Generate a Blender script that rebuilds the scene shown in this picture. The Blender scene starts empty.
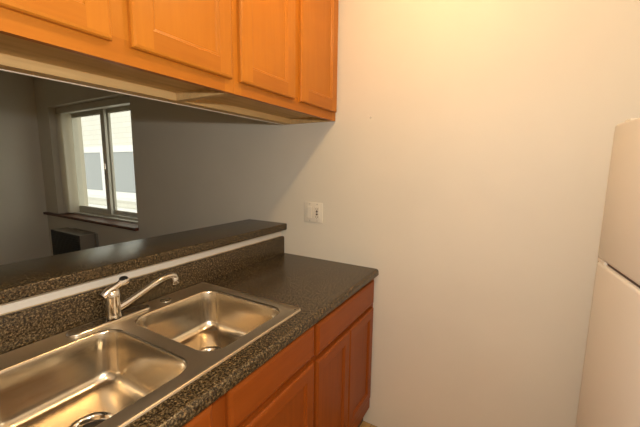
import bpy, bmesh, math, random
from mathutils import Vector, Matrix
random.seed(7)
PI = math.pi
sc = bpy.context.scene
COL = sc.collection

# ------------------------------------------------------------------ materials
def srgb(r, g, b):
    return tuple(((c/255)/12.92 if c/255 <= .04045 else ((c/255+.055)/1.055)**2.4) for c in (r, g, b)) + (1,)

def mat(name, color=(.8, .8, .8, 1), rough=.5, metal=0., spec=.5, coat=0., emit=None, es=0.):
    m = bpy.data.materials.new(name); m.use_nodes = True
    b = m.node_tree.nodes['Principled BSDF']
    b.inputs['Base Color'].default_value = color
    b.inputs['Roughness'].default_value = rough
    b.inputs['Metallic'].default_value = metal
    b.inputs['Specular IOR Level'].default_value = spec
    b.inputs['Coat Weight'].default_value = coat
    b.inputs['Coat Roughness'].default_value = .15
    if emit:
        b.inputs['Emission Color'].default_value = emit
        b.inputs['Emission Strength'].default_value = es
    return m

def N(m, t, **kw):
    n = m.node_tree.nodes.new(t)
    for k, v in kw.items():
        setattr(n, k, v)
    return n

def coords(m, scale=(1, 1, 1), rot=(0, 0, 0)):
    t = N(m, 'ShaderNodeTexCoord'); mp = N(m, 'ShaderNodeMapping')
    mp.inputs['Scale'].default_value = scale
    mp.inputs['Rotation'].default_value = rot
    m.node_tree.links.new(t.outputs['Object'], mp.inputs['Vector'])
    return mp.outputs['Vector']

def ramp(m, stops):
    r = N(m, 'ShaderNodeValToRGB')
    e = r.color_ramp.elements
    while len(e) < len(stops): e.new(.5)
    for i, (p, c) in enumerate(stops):
        e[i].position = p; e[i].color = c
    return r

def bump(m, fac, strength, dist):
    b = N(m, 'ShaderNodeBump')
    b.inputs['Strength'].default_value = strength; b.inputs['Distance'].default_value = dist
    m.node_tree.links.new(fac, b.inputs['Height'])
    m.node_tree.links.new(b.outputs['Normal'], m.node_tree.nodes['Principled BSDF'].inputs['Normal'])

def wood(name, scale, dark, mid, light, rough=.38):
    m = mat(name, mid, rough, spec=.2, coat=.03); L = m.node_tree.links
    v = coords(m, scale)
    n = N(m, 'ShaderNodeTexNoise'); n.inputs['Scale'].default_value = 1.0; n.inputs['Detail'].default_value = 6; n.inputs['Roughness'].default_value = .6
    L.new(v, n.inputs['Vector'])
    r = ramp(m, [(.25, dark), (.52, mid), (.8, light)])
    L.new(n.outputs['Fac'], r.inputs['Fac'])
    v2 = coords(m, (5, 5, 5))
    n2 = N(m, 'ShaderNodeTexNoise'); n2.inputs['Scale'].default_value = 1.0; n2.inputs['Detail'].default_value = 2
    L.new(v2, n2.inputs['Vector'])
    r2 = ramp(m, [(.3, (.90, .87, .84, 1)), (.7, (1, 1, 1, 1))])
    L.new(n2.outputs['Fac'], r2.inputs['Fac'])
    mx = N(m, 'ShaderNodeMix', data_type='RGBA', blend_type='MULTIPLY'); mx.inputs[0].default_value = .8
    L.new(r.outputs['Color'], mx.inputs[6]); L.new(r2.outputs['Color'], mx.inputs[7])
    L.new(mx.outputs[2], m.node_tree.nodes['Principled BSDF'].inputs['Base Color'])
    bump(m, n.outputs['Fac'], .03, .001)
    return m

WD, WM, WL = (.42, .143, .013, 1), (.44, .153, .0135, 1), (.465, .166, .015, 1)
M_wv = wood('maple_vertical_grain', (70, 70, 4.0), WD, WM, WL)
M_wh = wood('maple_horizontal_grain', (70, 4.0, 70), (.355, .113, .010, 1), (.385, .127, .011, 1), (.415, .142, .013, 1))
BD, BM, BL = (.235, .053, .005, 1), (.265, .061, .007, 1), (.295, .070, .008, 1)  # base cabinets: redder stain, with the dimmer light down there darkened into the colour
M_bv = wood('shaded_red_maple_vertical_grain', (70, 70, 4.0), BD, BM, BL)
M_bh = wood('shaded_red_maple_horizontal_grain', (70, 4.0, 70), BD, BM, BL)
M_ply = wood('raw_birch_ply', (40, 3, 40), (.46, .30, .12, 1), (.58, .39, .17, 1), (.64, .45, .20, 1), .6)
M_toe = mat('toe_kick_dark', (.10, .075, .055, 1), .6)

def paint(name, c, b=.12, rough=.6):
    m = mat(name, c, rough, spec=.3); L = m.node_tree.links
    v = coords(m)
    n = N(m, 'ShaderNodeTexNoise'); n.inputs['Scale'].default_value = 90; n.inputs['Detail'].default_value = 3
    L.new(v, n.inputs['Vector']); bump(m, n.outputs['Fac'], b, .002)
    n2 = N(m, 'ShaderNodeTexNoise'); n2.inputs['Scale'].default_value = 2.5; n2.inputs['Detail'].default_value = 3
    L.new(v, n2.inputs['Vector'])
    r = ramp(m, [(.3, tuple(x*.955 for x in c[:3])+(1,)), (.7, c)])
    L.new(n2.outputs['Fac'], r.inputs['Fac'])
    L.new(r.outputs['Color'], m.node_tree.nodes['Principled BSDF'].inputs['Base Color'])
    return m
M_wall = paint('cream_wall_paint', (.72, .67, .56, 1))
M_ceil = paint('ceiling_paint', (.74, .70, .63, 1), .3)
M_trimw = paint('white_trim_paint', (.78, .72, .62, 1), .1)

def laminate():
    m = mat('speckled_granite_laminate', (.05, .035, .025, 1), .25, spec=.45, coat=0); L = m.node_tree.links
    v = coords(m)
    n = N(m, 'ShaderNodeTexNoise'); n.inputs['Scale'].default_value = 158; n.inputs['Detail'].default_value = 4; n.inputs['Roughness'].default_value = .65
    L.new(v, n.inputs['Vector'])
    r = ramp(m, [(.40, (.014, .009, .004, 1)), (.475, (.034, .022, .009, 1)), (.53, (.064, .043, .020, 1)), (.58, (.115, .079, .036, 1)), (.67, (.20, .14, .066, 1))])
    nb_ = N(m, 'ShaderNodeTexNoise'); nb_.inputs['Scale'].default_value = 75; nb_.inputs['Detail'].default_value = 2
    L.new(v, nb_.inputs['Vector'])
    av = N(m, 'ShaderNodeMix', data_type='FLOAT'); av.inputs[0].default_value = .1
    L.new(n.outputs['Fac'], av.inputs[2]); L.new(nb_.outputs['Fac'], av.inputs[3]); L.new(av.outputs[0], r.inputs['Fac'])
    vo = N(m, 'ShaderNodeTexVoronoi'); vo.inputs['Scale'].default_value = 150
    L.new(v, vo.inputs['Vector'])
    r2 = ramp(m, [(.12, (.30, .22, .14, 1)), (.24, (0, 0, 0, 1))])
    L.new(vo.outputs['Distance'], r2.inputs['Fac'])
    mx = N(m, 'ShaderNodeMix', data_type='RGBA', blend_type='ADD'); mx.inputs[0].default_value = .35
    L.new(r.outputs['Color'], mx.inputs[6]); L.new(r2.outputs['Color'], mx.inputs[7])
    L.new(mx.outputs[2], m.node_tree.nodes['Principled BSDF'].inputs['Base Color'])
    return m
M_lam = laminate()

def steel(name, ra, rb):
    m = mat(name, (.68, .60, .47, 1), .22, metal=1.); L = m.node_tree.links
    v = coords(m, (500, 12, 60))
    n = N(m, 'ShaderNodeTexNoise'); n.inputs['Scale'].default_value = 1; n.inputs['Detail'].default_value = 4
    L.new(v, n.inputs['Vector'])
    r = ramp(m, [(.3, (ra, ra, ra, 1)), (.7, (rb, rb, rb, 1))])
    L.new(n.outputs['Fac'], r.inputs['Fac'])
    L.new(r.outputs['Color'], m.node_tree.nodes['Principled BSDF'].inputs['Roughness'])
    pass
    return m
M_steel = steel('brushed_stainless_bowl', .18, .23)
M_steeld = steel('brushed_stainless_deck', .34, .44)
M_chrome = mat('chrome', (.80, .77, .72, 1), .09, metal=1.)
M_black = mat('black_plastic', (.012, .012, .012, 1), .35)
M_darkhole = mat('dark_drain_metal', (.16, .14, .12, 1), .35, metal=1.)
M_fridge = paint('almond_enamel', (.79, .75, .66, 1), .05, .35)
M_gasket = mat('gasket_brown', (.10, .06, .04, 1), .6)
M_plate = mat('ivory_plastic', (.78, .72, .60, 1), .35)
M_slot = mat('outlet_slot_dark', (.04, .006, .005, 1), .5)
M_line = mat('plate_seam_grey', (.40, .36, .30, 1), .5)
M_alum = mat('window_frame_paint', (.62, .59, .50, 1), .45)
M_vane = mat('cream_blind_vane', (.86, .82, .70, 1), .55)
def vane():
    m = bpy.data.materials['cream_blind_vane']; nt = m.node_tree
    t = nt.nodes.new('ShaderNodeBsdfTranslucent'); t.inputs['Color'].default_value = (.86, .80, .64, 1)
    mx = nt.nodes.new('ShaderNodeMixShader'); mx.inputs[0].default_value = .4
    nt.links.new(nt.nodes['Principled BSDF'].outputs[0], mx.inputs[1]); nt.links.new(t.outputs[0], mx.inputs[2])
    nt.links.new(mx.outputs[0], nt.nodes['Material Output'].inputs[0])
vane()
M_sill = wood('dark_sill_stone', (14, 14, 14), (.09, .036, .020, 1), (.14, .06, .034, 1), (.22, .11, .065, 1), .35)
M_acdark = mat('heater_dark_grille', (.020, .018, .015, 1), .5)
M_actop = mat('heater_case', (.27, .235, .185, 1), .45)
M_caulk = mat('yellowed_caulk', (.50, .37, .20, 1), .4)
M_bulb = mat('lit_bulb', (1, 1, 1, 1), .5, emit=(1, .65, .30, 1), es=1.)
M_shadeglass = mat('lamp_canopy', (.8, .78, .74, 1), .4)

def glass():
    m = bpy.data.materials.new('window_glass'); m.use_nodes = True
    nt = m.node_tree; nt.nodes.clear()
    o = nt.nodes.new('ShaderNodeOutputMaterial'); mx = nt.nodes.new('ShaderNodeMixShader')
    t = nt.nodes.new('ShaderNodeBsdfTransparent'); g = nt.nodes.new('ShaderNodeBsdfGlossy'); f = nt.nodes.new('ShaderNodeFresnel')
    g.inputs['Roughness'].default_value = .02; f.inputs['IOR'].default_value = 1.35
    t.inputs['Color'].default_value = (.93, .95, .93, 1)
    gm = nt.nodes.new('ShaderNodeNewGeometry'); iv = nt.nodes.new('ShaderNodeMath'); iv.operation = 'SUBTRACT'; iv.inputs[0].default_value = 1
    ml = nt.nodes.new('ShaderNodeMath'); ml.operation = 'MULTIPLY'
    nt.links.new(gm.outputs['Backfacing'], iv.inputs[1]); nt.links.new(iv.outputs[0], ml.inputs[0]); nt.links.new(f.outputs[0], ml.inputs[1])
    nt.links.new(ml.outputs[0], mx.inputs[0]); nt.links.new(t.outputs[0], mx.inputs[1]); nt.links.new(g.outputs[0], mx.inputs[2])
    nt.links.new(mx.outputs[0], o.inputs[0])
    return m
M_glass = glass()
M_extglass = mat('neighbour_window_glass', (.34, .36, .37, 1), .15)
M_extframe = mat('neighbour_window_frame', (.85, .85, .83, 1), .5)

def brick():
    m = mat('pale_painted_brick', (.8, .78, .72, 1), .8); L = m.node_tree.links
    v = coords(m, (1, 1, 1), (PI/2, 0, 0))
    b = N(m, 'ShaderNodeTexBrick')
    b.inputs['Color1'].default_value = (.80, .78, .71, 1); b.inputs['Color2'].default_value = (.75, .73, .66, 1)
    b.inputs['Mortar'].default_value = (.68, .66, .60, 1)
    b.inputs['Scale'].default_value = 1.0; b.inputs['Brick Width'].default_value = .42; b.inputs['Row Height'].default_value = .15
    b.inputs['Mortar Size'].default_value = .012
    L.new(v, b.inputs['Vector']); L.new(b.outputs['Color'], m.node_tree.nodes['Principled BSDF'].inputs['Base Color'])
    return m
M_brick = brick()

def tile():
    m = mat('tan_vinyl_floor', (.5, .3, .1, 1), .35); L = m.node_tree.links
    v = coords(m)
    b = N(m, 'ShaderNodeTexBrick'); b.offset = 0
    b.inputs['Color1'].default_value = (.50, .29, .095, 1); b.inputs['Color2'].default_value = (.43, .25, .085, 1)
    b.inputs['Mortar'].default_value = (.25, .16, .07, 1)
    b.inputs['Scale'].default_value = 1.0; b.inputs['Brick Width'].default_value = .305; b.inputs['Row Height'].default_value = .305
    b.inputs['Mortar Size'].default_value = .003
    L.new(v, b.inputs['Vector']); L.new(b.outputs['Color'], m.node_tree.nodes['Principled BSDF'].inputs['Base Color'])
    return m
M_floor = tile()
M_ground = mat('concrete_ground', (.45, .44, .41, 1), .9)

# ------------------------------------------------------------------ mesh helpers
def box(bm, x0, x1, y0, y1, z0, z1, mi=0, skip=()):
    v = [bm.verts.new(p) for p in ((x0, y0, z0), (x1, y0, z0), (x1, y1, z0), (x0, y1, z0), (x0, y0, z1), (x1, y0, z1), (x1, y1, z1), (x0, y1, z1))]
    for k, q in (('-z', (3, 2, 1, 0)), ('+z', (4, 5, 6, 7)), ('-y', (0, 1, 5, 4)), ('+x', (1, 2, 6, 5)), ('+y', (2, 3, 7, 6)), ('-x', (3, 0, 4, 7))):
        if k in skip: continue
        f = bm.faces.new([v[i] for i in q]); f.material_index = mi
    return v

def bevbox(bm, x0, x1, y0, y1, z0, z1, r=.003, seg=2, mi=0):
    t = bmesh.new(); box(t, x0, x1, y0, y1, z0, z1, mi)
    bmesh.ops.bevel(t, geom=t.edges[:], offset=r, segments=seg, profile=.5, affect='EDGES')
    me = bpy.data.meshes.new('tmp'); t.to_mesh(me); t.free()
    n0 = len(bm.faces); bm.from_mesh(me); bpy.data.meshes.remove(me)
    bm.faces.ensure_lookup_table()
    for f in bm.faces[n0:]: f.material_index = mi

def obj(name, bm, mats, parent=None, smooth=False, loc=None):
    bmesh.ops.recalc_face_normals(bm, faces=bm.faces[:])
    me = bpy.data.meshes.new(name); bm.to_mesh(me); bm.free()
    if not isinstance(mats, (list, tuple)): mats = [mats]
    for m in mats: me.materials.append(m)
    if smooth:
        for p in me.polygons: p.use_smooth = True
        me.set_sharp_from_angle(angle=math.radians(38))
    o = bpy.data.objects.new(name, me); COL.objects.link(o)
    if parent: o.parent = parent
    if loc: o.location = loc
    return o

def tag(o, label, cat, group=None):
    o['label'] = label; o['category'] = cat
    if group: o['group'] = group
    return o

def thing(name, label, cat, loc=(0, 0, 0), rotz=0, group=None):
    o = bpy.data.objects.new(name, None); COL.objects.link(o)
    o.location = loc; o.rotation_euler = (0, 0, rotz); o.empty_display_size = .05
    return tag(o, label, cat, group)

def struct(name, bm, m, parent=None, smooth=False):
    o = obj(name, bm, m, parent, smooth)
    if not parent: o['kind'] = 'structure'
    return o

def copy_tree(o, parent=None):
    c = o.copy(); COL.objects.link(c)
    if parent: c.parent = parent
    for ch in list(o.children): copy_tree(ch, c)
    return c

def tube(bm, pts, rad, n=14, cap=True, mi=0):
    """sweep a circle along points; rad scalar or list"""
    pts = [Vector(p) for p in pts]
    if not isinstance(rad, (list, tuple)): rad = [rad]*len(pts)
    rings = []; up = Vector((0, 0, 1))
    for i, p in enumerate(pts):
        d = (pts[min(i+1, len(pts)-1)] - pts[max(i-1, 0)]).normalized()
        a = d.cross(up)
        if a.length < 1e-3: a = d.cross(Vector((1, 0, 0)))
        a.normalize(); b = a.cross(d).normalized()
        rings.append([bm.verts.new(p + (a*math.cos(2*PI*k/n) + b*math.sin(2*PI*k/n))*rad[i]) for k in range(n)])
    for i in range(len(rings)-1):
        for k in range(n):
            f = bm.faces.new((rings[i][k], rings[i][(k+1) % n], rings[i+1][(k+1) % n], rings[i+1][k])); f.material_index = mi
    if cap:
        bm.faces.new(rings[0][::-1]).material_index = mi; bm.faces.new(rings[-1]).material_index = mi

def lathe(bm, prof, n=32, c=(0, 0, 0), mi=0, closed=False):
    """prof = [(r,z)...] about vertical axis through c"""
    rings = []
    for r, z in prof:
        if r < 1e-6: rings.append([bm.verts.new((c[0], c[1], c[2]+z))])
        else: rings.append([bm.verts.new((c[0]+r*math.cos(2*PI*k/n), c[1]+r*math.sin(2*PI*k/n), c[2]+z)) for k in range(n)])
    for a, b in zip(rings, rings[1:]):
        for k in range(n):
            k2 = (k+1) % n
            if len(a) == 1 and len(b) == 1: continue
            if len(a) == 1: f = bm.faces.new((a[0], b[k], b[k2]))
            elif len(b) == 1: f = bm.faces.new((a[k], a[k2], b[0]))
            else: f = bm.faces.new((a[k], a[k2], b[k2], b[k]))
            f.material_index = mi

def rr(cx, cy, hx, hy, r, k=8):
    """rounded rectangle, k+1 points per corner, CCW"""
    out = []
    for sx, sy, a0 in ((1, 1, 0), (-1, 1, PI/2), (-1, -1, PI), (1, -1, 1.5*PI)):
        for j in range(k+1):
            a = a0 + PI/2*j/k
            out.append((cx + sx*(hx-r) + r*math.cos(a), cy + sy*(hy-r) + r*math.sin(a)))
    return out

def loops(bm, ls, mi=0):
    rs = [[bm.verts.new(p) for p in l] for l in ls]
    n = len(rs[0])
    for a, b in zip(rs, rs[1:]):
        for k in range(n):
            f = bm.faces.new((a[k], a[(k+1) % n], b[(k+1) % n], b[k])); f.material_index = mi
    return rs

# ------------------------------------------------------------------ room shell
XL, XR, YB, H = -3.32, 2.24, -4.2, 2.44
NX0, NX1, NZ0, NZ1 = -3.04, -1.56, .90, 2.035          # window niche in the end wall
bm = bmesh.new()
box(bm, XL-.1, XR+.1, 0, .30, -.1, NZ0)
box(bm, XL-.1, XR+.1, 0, .30, NZ1, H+.1)
box(bm, XL-.1, NX0, 0, .30, NZ0, NZ1)
box(bm, NX1, XR+.1, 0, .30, NZ0, NZ1)
struct('wall_end', bm, M_wall)
bm = bmesh.new(); box(bm, XL-.1, XL, YB-.1, 0, -.1, H+.1); struct('wall_left', bm, M_wall)
bm = bmesh.new(); box(bm, XR, XR+.1, YB-.1, 0, -.1, H+.1); struct('wall_right', bm, M_wall)
bm = bmesh.new(); box(bm, XL, XR, YB-.1, YB, -.1, H+.1); struct('wall_back', bm, M_wall)
bm = bmesh.new(); box(bm, XL-.1, XR+.1, YB-.1, 0, -.1, 0); struct('floor', bm, M_floor)
bm = bmesh.new(); box(bm, XL, XR, YB, 0, H, H+.1); struct('ceiling', bm, M_ceil)
bm = bmesh.new(); box(bm, -.14, -.022, -2.42, 0, 0, 1.0615); struct('wall_half', bm, M_trimw)
bm = bmesh.new(); box(bm, -.14, -.022, YB, -2.42, 0, H); struct('wall_partition', bm, M_wall)
# thin painted panel behind the hanging cabinets; its lower edge is the pale line over the opening
bm = bmesh.new(); bevbox(bm, -.006, .006, -2.42, 0, 1.688, H, .002); struct('wall_header', bm, M_trimw)

# window sill slab
bm = bmesh.new()
bevbox(bm, XL, NX1+.012, -.035, 0, .889, .9145, .004)
bevbox(bm, NX0, NX1, -.01, .15, .889, .9145, .003)
struct('trim_1', bm, M_sill)

# window_1: outer frame, two sashes and panes
bm = bmesh.new()
fy0, fy1 = .15, .24
box(bm, NX0, NX0+.045, fy0, fy1, .9145, NZ1)
box(bm, NX1-.045, NX1, fy0, fy1, .9145, NZ1)
box(bm, NX0+.045, NX1-.045, fy0, fy1, NZ1-.05, NZ1)
box(bm, NX0+.045, NX1-.045, fy0, fy1, .9145, .95)
box(bm, NX0+.045, NX1-.045, .10, .15, .9145, .928)
box(bm, NX0+.045, NX1-.045, .176, .182, .95, .962)
win = struct('window_1', bm, M_alum)
def sash(x0, x1, y0, y1, z0, z1, w, wm0, wm1):
    b = bmesh.new()
    bevbox(b, x0, x0+wm0, y0, y1, z0, z1, .003); bevbox(b, x1-wm1, x1, y0, y1, z0, z1, .003)
    bevbox(b, x0+wm0-.002, x1-wm1+.002, y0, y1, z1-w, z1, .003); bevbox(b, x0+wm0-.002, x1-wm1+.002, y0, y1, z0, z0+w, .003)
    s = obj('sash', b, M_alum, win)
    g = bmesh.new(); ym = (y0+y1)/2; box(g, x0+wm0-.004, x1-wm1+.004, ym-.002, ym+.002, z0+w-.004, z1-w+.004)
    obj('pane', g, M_glass, s)
    return s
sash(NX0+.045, -2.275, .153, .178, .95, 1.985, .05, .055, .07)
sash(-2.345, NX1-.045, .190, .215, .95, 1.985, .04, .075, .05)
b = bmesh.new(); bevbox(b, -2.315, -2.295, .138, .153, 1.40, 1.46, .004); obj('latch', b, M_chrome, win)

# ------------------------------------------------------------------ vertical blind in the niche
vb = thing('vertical_blind', 'cream vertical blind drawn aside in the window niche', 'blind', (-2.9, .07, 2.0))
b = bmesh.new(); bevbox(b, NX0+.005+2.9, NX1-.005+2.9, -.010, .045, -.03, .03, .004); obj('headrail', b, M_alum, vb)
for i in range(9):
    b = bmesh.new(); x = -.108 + i*.016
    n = 6; prev = None; a = math.radians(80 + random.uniform(-4, 4))
    for k in range(n+1):
        t = k/n - .5; s = .085*t; c = .006*(1-4*t*t)
        px = x + s*math.cos(a) - c*math.sin(a); py = .022 + s*math.sin(a) + c*math.cos(a)
        cur = [b.verts.new((px, py, -.03)), b.verts.new((px, py, -1.07))]
        if prev: b.faces.new((prev[0], cur[0], cur[1], prev[1]))
        prev = cur
    o = obj('blind_vane', b, M_vane, vb, True)

# ------------------------------------------------------------------ wall heater below the window
ht = thing('wall_heater', 'dark boxy wall heater under the living room window', 'heater', (-2.54, 0, .36))
b = bmesh.new(); bevbox(b, -.32, .27, -.145, -.001, 0, .425, .004); obj('casing', b, M_actop, ht)
b = bmesh.new()
box(b, -.316, .268, -.150, -.144, .01, .422)
for i in range(16): box(b, -.30, .255, -.156, -.150, .035+i*.023, .045+i*.023)
obj('grille', b, M_acdark, ht)
b = bmesh.new(); box(b, -.16, .25, -.02, .0, .425, .432); box(b, .27, .30, -.02, -.001, 0, .425); obj('mounting_flange', b, M_actop, ht)

# ------------------------------------------------------------------ outside
nb = thing('neighbour_building', 'pale brick building across the way seen through the window', 'building', (-9.5, 4.0, -3))
b = bmesh.new(); box(b, -8, 12, .0, 3, 0, 9); obj('brick_wall', b, M_brick, nb)
def ext_window(x0, x1, z0, z1):
    b = bmesh.new(); w = .19
    for a in ((x0, x0+w, z0, z1), (x1-w, x1, z0, z1), (x0+w, x1-w, z0, z0+w), (x0+w, x1-w, z1-w, z1)):
        box(b, a[0], a[1], -.06, 0, a[2], a[3])
    box(b, x0-.05, x1+.05, -.12, 0, z0-.06, z0)
    f = obj('window_frame', b, M_extframe, nb)
    g = bmesh.new(); box(g, x0+w, x1-w, -.02, 0, z0+w, z1-w); obj('window_glass', g, M_extglass, f)
ext_window(-2.06, -.42, 3.45, 5.03)
ext_window(-.22, 1.55, 3.45, 5.03)
ext_window(3.2, 4.9, 3.45, 5.03)
b = bmesh.new(); box(b, -7.9, 11.9, -.08, 0, 3.02, 3.15); box(b, -7.9, 11.9, -.06, 0, 2.72, 2.78); obj('ledge', b, M_extframe, nb)
b = bmesh.new(); box(b, -30, 15, .5, 20, -3.2, -3); o = struct('ground_outside', b, M_ground)

# ------------------------------------------------------------------ cabinet doors and drawer fronts (face +X)
def rect(x, y0, y1, z0, z1, i):
    return [(x, y0+i, z0+i), (x, y1-i, z0+i), (x, y1-i, z1-i), (x, y0+i, z1-i)]
T = .019
def panel_door(name, y0, y1, z0, z1, parent, fw=.055, mv=None, mh=None):
    """butt-jointed frame with beaded recessed panel; x=0 is the back"""
    bm = bmesh.new()
    ls = [rect(0, y0, y1, z0, z1, 0), rect(T-.007, y0, y1, z0, z1, 0), rect(T-.002, y0, y1, z0, z1, .003), rect(T, y0, y1, z0, z1, .009)]
    rs = loops(bm, ls); bm.faces.new([bm.verts.new(p) for p in ls[0]])
    for f in bm.faces: f.material_index = 0
    # flat of the frame: stiles run through, rails sit between
    a, c, d, e = y0+.009, y1-.009, z0+.009, z1-.009
    ya, yb, za, zb = y0+fw, y1-fw, z0+fw, z1-fw
    def q(p, mi):
        f = bm.faces.new([bm.verts.new((T, *s)) for s in p]); f.material_index = mi
    q([(a, d), (ya, d), (ya, e), (a, e)], 0); q([(yb, d), (c, d), (c, e), (yb, e)], 0)
    q([(ya, d), (yb, d), (yb, za), (ya, za)], 1); q([(ya, zb), (yb, zb), (yb, e), (ya, e)], 1)
    # hairline joint grooves where rails meet stiles are read from the change of grain
    loops(bm, [rect(T, y0, y1, z0, z1, fw), rect(T-.003, y0, y1, z0, z1, fw+.002), rect(T-.004, y0, y1, z0, z1, fw+.007), rect(T-.009, y0, y1, z0, z1, fw+.011)])
    mv = mv or M_wv; mh = mh or M_wh
    door = obj(name, bm, [mv, mh], parent)
    b = bmesh.new(); vs = [b.verts.new(p) for p in rect(T-.009, y0, y1, z0, z1, fw+.010)]; b.faces.new(vs)
    vs2 = [b.verts.new(p) for p in rect(T-.014, y0, y1, z0, z1, fw+.010)]; b.faces.new(vs2)
    for k in range(4): b.faces.new((vs[k], vs[(k+1) % 4], vs2[(k+1) % 4], vs2[k]))
    obj('door_panel', b, mv, door)
    return door

def slab_front(name, y0, y1, z0, z1, parent):
    bm = bmesh.new()
    ls = [rect(0, y0, y1, z0, z1, 0), rect(T-.008, y0, y1, z0, z1, 0), rect(T-.003, y0, y1, z0, z1, .003), rect(T, y0, y1, z0, z1, .012)]
    rs = loops(bm, ls); bm.faces.new(rs[-1]); bm.faces.new(rs[0][::-1])
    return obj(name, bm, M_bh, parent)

# upper cabinets -----------------------------------------------------
UX0, UX1, UZ, UZT = .0065, .343, 1.690, 2.436
def upper_cabinet(y1, w, label):
    """origin at its lower back corner nearest the end wall; body goes to -y"""
    t = thing('wall_cabinet', label, 'cabinet', (UX0, y1, UZ), 0, 'wall cabinets over the sink counter')
    D = UX1-UX0; hh = UZT-UZ
    b = bmesh.new()
    box(b, 0, D-.019, -w, -w+.015, 0, hh); box(b, 0, D-.019, -.015, 0, 0, hh)
    box(b, 0, D-.019, -w+.015, -.015, .028, .042); box(b, 0, D-.019, -w+.015, -.015, hh-.015, hh)
    box(b, 0, .008, -w+.015, -.015, .042, hh-.015)
    obj('cabinet_box', b, M_ply, t)
    b = bmesh.new(); box(b, 0, .052, -w+.015, -.015, 0, .028); obj('hanging_rail', b, M_ply, t)
    b = bmesh.new()
    x0, x1 = D-.019, D; s = .038
    box(b, x0, x1, -w, -w+s, 0, hh, 0); box(b, x0, x1, -s, 0, 0, hh, 0)
    box(b, x0, x1, -w/2-.038, -w/2+.038, s+.02, hh-s, 0)
    box(b, x0, x1, -w+s, -s, 0, s+.02, 1); box(b, x0, x1, -w+s, -s, hh-s, hh, 1)
    obj('face_frame', b, [M_wv, M_wh], t)
    for a, c in ((-.353, -.016), (-.724, -.400)):
        d = panel_door('door', a, c, .042, hh-.03, t); d.location = (D, 0, 0)
    return t
up = upper_cabinet(-.0015, .748, 'honey maple two-door wall cabinet touching the cream end wall')
up2 = copy_tree(up); up2.location = (UX0, -.7505, UZ)
b = bmesh.new(); box(b, .006, UX1-UX0-.019, -.751, -.748, 0, UZT-UZ); obj('end_panel', b, M_wv, up2)
up2['label'] = 'honey maple wall cabinet at upper left, farther from the end wall'

# base cabinets -------------------------------------------------------
BX = .593
def base_cabinet(y1, w, label, kind):
    t = thing('base_cabinet', label, 'cabinet', (0, y1, 0), 0, 'base cabinets under the speckled counter')
    b = bmesh.new()
    box(b, -.018, BX-.019, -w, -w+.015, .10, .875); box(b, -.018, BX-.019, -.015, 0, .10, .875)
    box(b, -.018, BX-.019, -w+.015, -.015, .10, .115); box(b, -.018, -.01, -w+.015, -.015, .115, .875)
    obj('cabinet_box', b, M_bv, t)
    b = bmesh.new(); box(b, .545, .558, -w, 0, 0, .10); obj('toe_kick', b, M_toe, t)
    b = bmesh.new(); s = .036; x0, x1 = BX-.019, BX
    box(b, x0, x1, -w, -w+s, .10, .875, 0); box(b, x0, x1, -s, 0, .10, .875, 0)
    box(b, x0, x1, -w+s, -s, .10, .20, 1); box(b, x0, x1, -w+s, -s, .845, .875, 1); box(b, x0, x1, -w+s, -s, .70, .755, 1)
    if kind == 'sink': box(b, x0, x1, -w/2-.045, -w/2+.045, .20, .845, 0)
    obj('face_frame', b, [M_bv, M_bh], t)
    if kind == 'drawer':
        d = slab_front('drawer_front', -w+.012, -.034, .737, .862, t); d.location = (BX, 0, 0)
        for a, c in ((-w+.012, -w/2-.013), (-w/2-.010, -.034)):
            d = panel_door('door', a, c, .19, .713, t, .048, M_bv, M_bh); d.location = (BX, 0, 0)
    else:
        for a, c in ((-w/2+.026, -.010), (-w+.012, -w/2-.026)):
            d = slab_front('false_front', a, c, .748, .870, t); d.location = (BX, 0, 0)
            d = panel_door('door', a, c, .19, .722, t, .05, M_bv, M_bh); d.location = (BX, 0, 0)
    return t
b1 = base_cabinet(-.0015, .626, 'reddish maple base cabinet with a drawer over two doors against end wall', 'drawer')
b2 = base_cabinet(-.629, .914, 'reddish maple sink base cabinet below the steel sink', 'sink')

# ------------------------------------------------------------------ countertop with sink cutout, backsplash
CT0, CT1, CXF = .8755, .914, .618
CY1, CY0 = -.001, -2.40
SX0, SX1, SY0, SY1 = .006, .552, -1.472, -.630
ct = thing('countertop', 'brown speckled laminate countertop around the steel sink', 'countertop', (0, 0, CT0))
b = bmesh.new()
zt = CT1-CT0
box(b, -.020, .04, CY0, CY1, 0, zt)
box(b, .04, .52, SY1-.03, CY1, 0, zt)
box(b, .04, .52, CY0, SY0+.03, 0, zt)
# front strip with rounded postformed nose
prof = [(.52, 0), (CXF-.010, 0), (CXF-.004, .002), (CXF, .007)]
R = .016
for k in range(0, 7):
    a = PI/2*k/6; prof.append((CXF-R+R*math.cos(a), zt-R+R*math.sin(a)))
prof.append((.52, zt))
va = [b.verts.new((x, CY1, z)) for x, z in prof]; vc = [b.verts.new((x, CY0, z)) for x, z in prof]
for k in range(len(prof)):
    k2 = (k+1) % len(prof); b.faces.new((va[k], va[k2], vc[k2], vc[k]))
b.faces.new(va); b.faces.new(vc[::-1])
obj('worktop', b, M_lam, ct, True)
b = bmesh.new()
prof = [(-.0205, zt), (0.0, zt), (0.0, zt+.098), (-.002, zt+.1025), (-.006, zt+.105), (-.0205, zt+.105)]
def end_round(y): return [(x, y, z) for x, z in prof]
va = [b.verts.new(p) for p in end_round(CY1)]; vc = [b.verts.new(p) for p in end_round(CY0)]
for k in range(len(prof)):
    k2 = (k+1) % len(prof); b.faces.new((va[k], va[k2], vc[k2], vc[k]))
b.faces.new(va); b.faces.new(vc[::-1])
obj('backsplash', b, M_lam, ct, True)
b = bmesh.new(); rnd = random.Random(3)
pts = []; y = CY1
tube(b, [(-.0205+.0007*rnd.uniform(-1, 1), CY1-.01-i*.02, zt+.1055+.0008*rnd.uniform(-1, 1)) for i in range(119)], .0026, 6)
obj('caulk_bead', b, M_caulk, ct, True)

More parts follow.
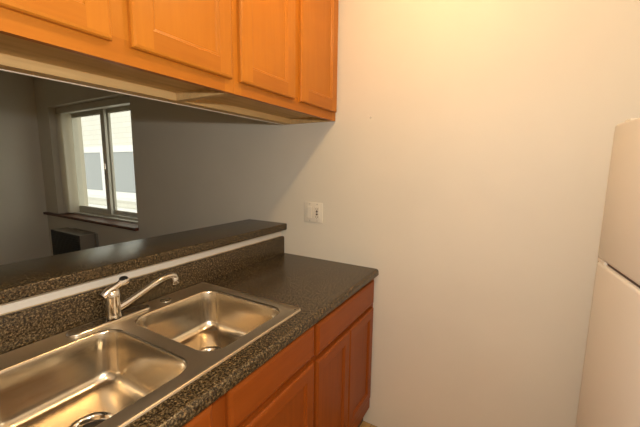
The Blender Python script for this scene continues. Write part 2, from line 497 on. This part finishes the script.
# ------------------------------------------------------------------ bar top on the half wall
b = bmesh.new(); BZ0, BZ1, BXF, BXB = 1.062, 1.1015, .019, -.290
R = .012; prof = [(BXB+.004, BZ0), (BXF-.004, BZ0), (BXF, BZ0+.004)]
for k in range(0, 5):
    a = PI/2*k/4; prof.append((BXF-R*.5+R*.5*math.cos(a), BZ1-R*.5+R*.5*math.sin(a)))
for k in range(0, 5):
    a = PI/2+PI/2*k/4; prof.append((BXB+R*.5+R*.5*math.cos(a), BZ1-R*.5+R*.5*math.sin(a)))
prof.append((BXB, BZ0+.004))
va = [b.verts.new((x, -.001, z)) for x, z in prof]; vc = [b.verts.new((x, -2.41, z)) for x, z in prof]
for k in range(len(prof)):
    k2 = (k+1) % len(prof); b.faces.new((va[k], va[k2], vc[k2], vc[k]))
b.faces.new(va); b.faces.new(vc[::-1])
tag(obj('bar_top', b, M_lam, None, True), 'narrow speckled laminate bar ledge on the half wall above the sink', 'ledge')

# ------------------------------------------------------------------ sink
sk = thing('kitchen_sink', 'double-bowl stainless steel sink set in the counter', 'sink', (0, 0, CT1))
cx, cy = (SX0+SX1)/2, (SY0+SY1)/2; hx, hy = (SX1-SX0)/2, (SY1-SY0)/2
BW = [(.2995, -.8465, .2045, .1785), (.2995, -1.2475, .2045, .1785)]     # right, left bowls: cx cy hx hy
b = bmesh.new()
K = 8
outer = [[(x, y, z) for x, y in rr(cx, cy, hx-i, hy-i, r, K)] for i, z, r in ((0, .0005, .017), (.0015, .0040, .0155), (.005, .0056, .012), (.0085, .0040, .009), (.0105, .0030, .008))]
rs = loops(b, outer)
zd = .0030
edge = [b.edges.get((rs[-1][k], rs[-1][(k+1) % len(rs[-1])])) for k in range(len(rs[-1]))]
for bx_, by_, ex, ey in BW:
    ring = [b.verts.new((x, y, zd)) for x, y in rr(bx_, by_, ex, ey, .062, K)]
    edge += [b.edges.new((ring[k], ring[(k+1) % len(ring)])) for k in range(len(ring))]
bmesh.ops.triangle_fill(b, use_beauty=True, edges=edge)
obj('sink_deck', b, M_steeld, sk, True)
for bx_, by_, ex, ey in BW:
    b = bmesh.new()
    lv = [(0, zd, .062), (.0015, zd-.0006, .062), (.004, zd-.003, .060), (.006, zd-.008, .058), (.010, -.06, .060), (.016, -.118, .062), (.020, -.132, .062), (.027, -.144, .062), (.038, -.153, .060), (.054, -.158, .055), (.075, -.160, .05)]
    ls = [[(x, y, z) for x, y in rr(bx_, by_, ex-i, ey-i, r, K)] for i, z, r in lv]
    dx_, dy_ = bx_-.024, by_+.010
    for rad, z in ((.070, -.1635), (.056, -.1645)):
        ls.append([(dx_+rad*math.cos(math.atan2(y-dy_, x-dx_)), dy_+rad*math.sin(math.atan2(y-dy_, x-dx_)), z) for x, y, _ in ls[10]])
    loops(b, ls)
    bowl = obj('bowl', b, M_steel, sk, True)
    b = bmesh.new()
    lathe(b, [(.0575, -.1648), (.0572, -.1625), (.055, -.1612), (.050, -.1620), (.045, -.1665), (.042, -.176), (.040, -.180)], 36, (dx_, dy_, 0), 0)
    dr = obj('drain_ring', b, M_chrome, bowl, True)
    b = bmesh.new()
    lathe(b, [(.041, -.178), (.036, -.1735), (.034, -.181), (.014, -.183), (.011, -.172), (.0055, -.169), (.0, -.1685)], 28, (dx_, dy_, 0), 0)
    for k in range(10):
        a = 2*PI*k/10; lathe(b, [(.0, -.1812), (.0028, -.1818)], 8, (dx_+.024*math.cos(a), dy_+.024*math.sin(a), 0), 0)
    obj('basket_strainer', b, M_darkhole, bowl, True)
b = bmesh.new(); lathe(b, [(.021, .003), (.021, .0050), (.018, .0068), (.006, .0078), (0, .0079)], 28, (.0515, -.850, 0)); obj('hole_cap', b, M_chrome, sk, True)
b = bmesh.new(); lathe(b, [(.0035, .003), (.0035, .0036), (0, .0037)], 12, (.532, -.652, 0)); obj('clip_hole', b, M_darkhole, sk, True)

# ------------------------------------------------------------------ faucet
FZ = CT1+.0032
fx, fyc = .052, -1.045
fa = thing('faucet', 'chrome single-lever faucet on the back ledge of the sink', 'faucet', (fx, fyc, FZ))
b = bmesh.new()
ls = [[(x, y, z) for x, y in rr(0, -.008, .027-i, .133-i, .027-i-.0005, 8)] for i, z in ((0, 0), (0, .004), (.0015, .007), (.005, .0092), (.010, .0098))]
rs = loops(b, ls); b.faces.new(rs[-1])
obj('deck_plate', b, M_chrome, fa, True)
b = bmesh.new()
lathe(b, [(.025, .012), (.024, .020), (.0225, .026), (.0225, .075), (.0245, .082), (.0245, .090), (.022, .102), (.015, .110), (0, .113)], 28)
obj('faucet_body', b, M_chrome, fa, True)
b = bmesh.new()
sp = [(0, .015, .036), (.003, .045, .046), (.006, .09, .064), (.009, .14, .084), (.011, .17, .094), (.012, .195, .0985), (.012, .216, .0985), (.012, .229, .093), (.012, .231, .084)]
tube(b, sp, [.013, .012, .011, .0105, .0105, .0105, .011, .0115, .012], 16)
s = obj('spout', b, M_chrome, fa, True)
b = bmesh.new(); lathe(b, [(.0, .060), (.0125, .060), (.0135, .064), (.0135, .084), (.011, .088)], 20, (.012, .231, 0)); obj('aerator', b, M_chrome, s, True)
b = bmesh.new()
tube(b, [(-.002, -.028, .092), (0, -.010, .104), (.002, .012, .116), (.004, .030, .124)], [.011, .014, .011, .009], 14)
tube(b, [(.004, .022, .121), (.005, .040, .128), (.006, .052, .130)], [.010, .0165, .011], 14)
lv = obj('lever_handle', b, M_chrome, fa, True)
b = bmesh.new(); lathe(b, [(.014, .134), (.0135, .139), (.009, .143), (0, .1445)], 18, (.005, .038, 0)); obj('handle_cap', b, M_black, lv, True)

# ------------------------------------------------------------------ outlet and marks on the end wall
op = thing('outlet_plate', 'ivory double wall plate with switch and outlet on end wall', 'outlet', (.2115, 0, 1.185))
b = bmesh.new(); bevbox(b, -.0615, .0615, -.006, -.0005, -.0585, .0585, .0025)
obj('cover_plate', b, M_plate, op, True)
b = bmesh.new(); bevbox(b, -.040, -.006, -.0095, -.006, -.034, .034, .002); obj('rocker_switch', b, M_plate, op)
b = bmesh.new(); bevbox(b, .008, .044, -.0085, -.006, -.034, .034, .002); rc = obj('receptacle', b, M_plate, op)
b = bmesh.new()
box(b, .020, .031, -.0105, -.0084, .003, .0115); box(b, .020, .031, -.0105, -.0084, -.013, -.0045); obj('test_button', b, M_slot, rc)
for z in (.022, -.024):
    b = bmesh.new(); box(b, .018, .0205, -.0089, -.0084, z-.004, z+.004); box(b, .030, .0325, -.0089, -.0084, z-.004, z+.004)
    box(b, .0235, .0265, -.0089, -.0084, z-.010, z-.0065)
    obj('slot', b, M_slot, rc)
b = bmesh.new(); box(b, -.0418, -.0400, -.0066, -.0059, -.035, .035); box(b, -.0060, -.0045, -.0066, -.0059, -.035, .035); box(b, .0065, .008, -.0066, -.0059, -.035, .035)
obj('seam', b, M_line, op)
for x in (-.023, .026):
    for z in (.048, -.048):
        b = bmesh.new(); bevbox(b, x-.003, x+.003, -.0072, -.006, z-.003, z+.003, .001); obj('plate_screw', b, M_line, op)

b = bmesh.new(); tube(b, [(0, .0, 0), (0, -.004, 0), (0, -.0055, 0)], [.0045, .0045, .003], 12); tube(b, [(0, -.004, 0), (0, -.014, .003)], .0016, 8)
tag(obj('wall_nail', b, M_plate, None, True, (.544, -.0003, 1.697)), 'small painted nail in the end wall right of the wall cabinet', 'nail')

# ------------------------------------------------------------------ refrigerator
fr = thing('refrigerator', 'almond top-freezer refrigerator at the right edge of the picture', 'refrigerator', (1.456, -.22, 0), math.radians(5.7))
FW = .74; GZ = 1.150; FT = 1.588
b = bmesh.new(); bevbox(b, .075, .68, -FW, 0, .03, FT-.01, .006)
for y in (-FW+.06, -.06):
    for x in (.12, .62): tube(b, [(x, y, 0), (x, y, .035)], .018, 10)
obj('refrigerator_body', b, M_fridge, fr, True)
b = bmesh.new(); bevbox(b, .062, .077, -FW+.01, -.012, .08, FT-.02, .001); obj('gasket', b, M_gasket, fr)
b = bmesh.new(); bevbox(b, 0, .063, -FW, 0, GZ+.005, FT, .010, 3); fd = obj('freezer_door', b, M_fridge, fr, True)
b = bmesh.new(); bevbox(b, 0, .063, -FW, 0, .07, GZ-.005, .010, 3); rd = obj('refrigerator_door', b, M_fridge, fr, True)
b = bmesh.new(); bevbox(b, .004, .066, -.055, .001, GZ-.0055, GZ+.0055, .001); obj('hinge', b, M_plate, fr)
b = bmesh.new(); bevbox(b, .012, .062, -FW+.01, -.055, GZ-.0055, GZ+.0055, .0005); obj('door_gap_seal', b, M_gasket, fr)
b = bmesh.new(); bevbox(b, .02, .072, -.055, -.012, FT, FT+.010, .002); obj('hinge_cover', b, M_plate, fr)
for dr_, z0, z1 in ((fd, GZ+.03, GZ+.30), (rd, GZ-.45, GZ-.03)):
    b = bmesh.new()
    bevbox(b, -.035, -.018, -FW+.035, -FW+.060, z0, z1, .005); bevbox(b, -.02, .003, -FW+.035, -FW+.060, z0, z0+.03, .004); bevbox(b, -.02, .003, -FW+.035, -FW+.060, z1-.03, z1, .004)
    obj('handle', b, M_fridge, dr_, True)

# ------------------------------------------------------------------ ceiling lamp, plus an added fill bulb at the rear
BR = .030
def ceiling_lamp(loc, watts, label, drop=0.):
    t = thing('ceiling_light', label, 'ceiling light', loc)
    b = bmesh.new(); lathe(b, [(0, 0), (.075, 0), (.075, -.012), (.055, -.026), (.024, -.030), (.022, -.052), (0, -.052)], 32)
    obj('lamp_canopy', b, M_shadeglass, t, True)
    if drop:
        b = bmesh.new(); tube(b, [(0, 0, -.045), (0, 0, -.052-drop)], .008, 10); lathe(b, [(0, -.02-drop), (.018, -.025-drop), (.022, -.052-drop), (0, -.052-drop)], 20)
        obj('lamp_stem', b, M_shadeglass, t, True)
    m = M_bulb.copy(); m.node_tree.nodes['Principled BSDF'].inputs['Emission Strength'].default_value = watts/(4*PI*PI*BR*BR)
    b = bmesh.new(); bmesh.ops.create_uvsphere(b, u_segments=24, v_segments=14, radius=BR)
    bmesh.ops.translate(b, verts=b.verts[:], vec=(0, 0, -.052-drop-BR*.9))
    obj('bulb', b, m, t, True)
    return t
LAMP_A, FILL_B = 13.5, 9.
ceiling_lamp((.88, -.62, H), LAMP_A, 'bare bulb ceiling light above the counter near end wall')
ceiling_lamp((.88, -1.95, H), FILL_B, 'added fill bulb on the ceiling at the rear of the kitchen aisle')  # rear bulb is added fill, evens the light on the end wall

# ------------------------------------------------------------------ daylight
w = bpy.data.worlds.new('World'); sc.world = w; w.use_nodes = True
bg = w.node_tree.nodes['Background']; bg.inputs[0].default_value = (.97, .94, .86, 1); bg.inputs[1].default_value = 1.75

# ------------------------------------------------------------------ the photographer's flash, above the lens
fl = bpy.data.lights.new('camera_flash', 'POINT'); fl.energy = 38; fl.color = (1, .98, .94); fl.shadow_soft_size = .022
flo = bpy.data.objects.new('camera_flash', fl); COL.objects.link(flo); flo.location = (1.20, -1.62, 1.595)

# ------------------------------------------------------------------ camera
cam = bpy.data.cameras.new('Camera'); co = bpy.data.objects.new('Camera', cam); COL.objects.link(co)
yaw, pitch, roll, f = .5296, .1386, .0114, 328.355
fwv = Vector((-math.sin(yaw)*math.cos(pitch), math.cos(yaw)*math.cos(pitch), -math.sin(pitch)))
rt = Vector((math.cos(yaw), math.sin(yaw), 0)); upv = rt.cross(fwv)
r2 = rt*math.cos(roll)+upv*math.sin(roll); u2 = -rt*math.sin(roll)+upv*math.cos(roll)
mx = Matrix((r2, u2, -fwv)).transposed().to_4x4(); mx.translation = Vector((1.1954, -1.6092, 1.4417))
co.matrix_world = mx
cam.sensor_width = 36; cam.lens = f/640*36; cam.clip_start = .02
sc.camera = co

sc.view_settings.view_transform = 'Standard'; sc.view_settings.look = 'None'
sc.view_settings.exposure = .05; sc.view_settings.gamma = 1; sc.view_settings.use_curve_mapping = False
sc.cycles.use_denoising = True; sc.cycles.use_adaptive_sampling = False
sc.cycles.max_bounces = 12; sc.cycles.diffuse_bounces = 8; sc.cycles.sample_clamp_indirect = 8
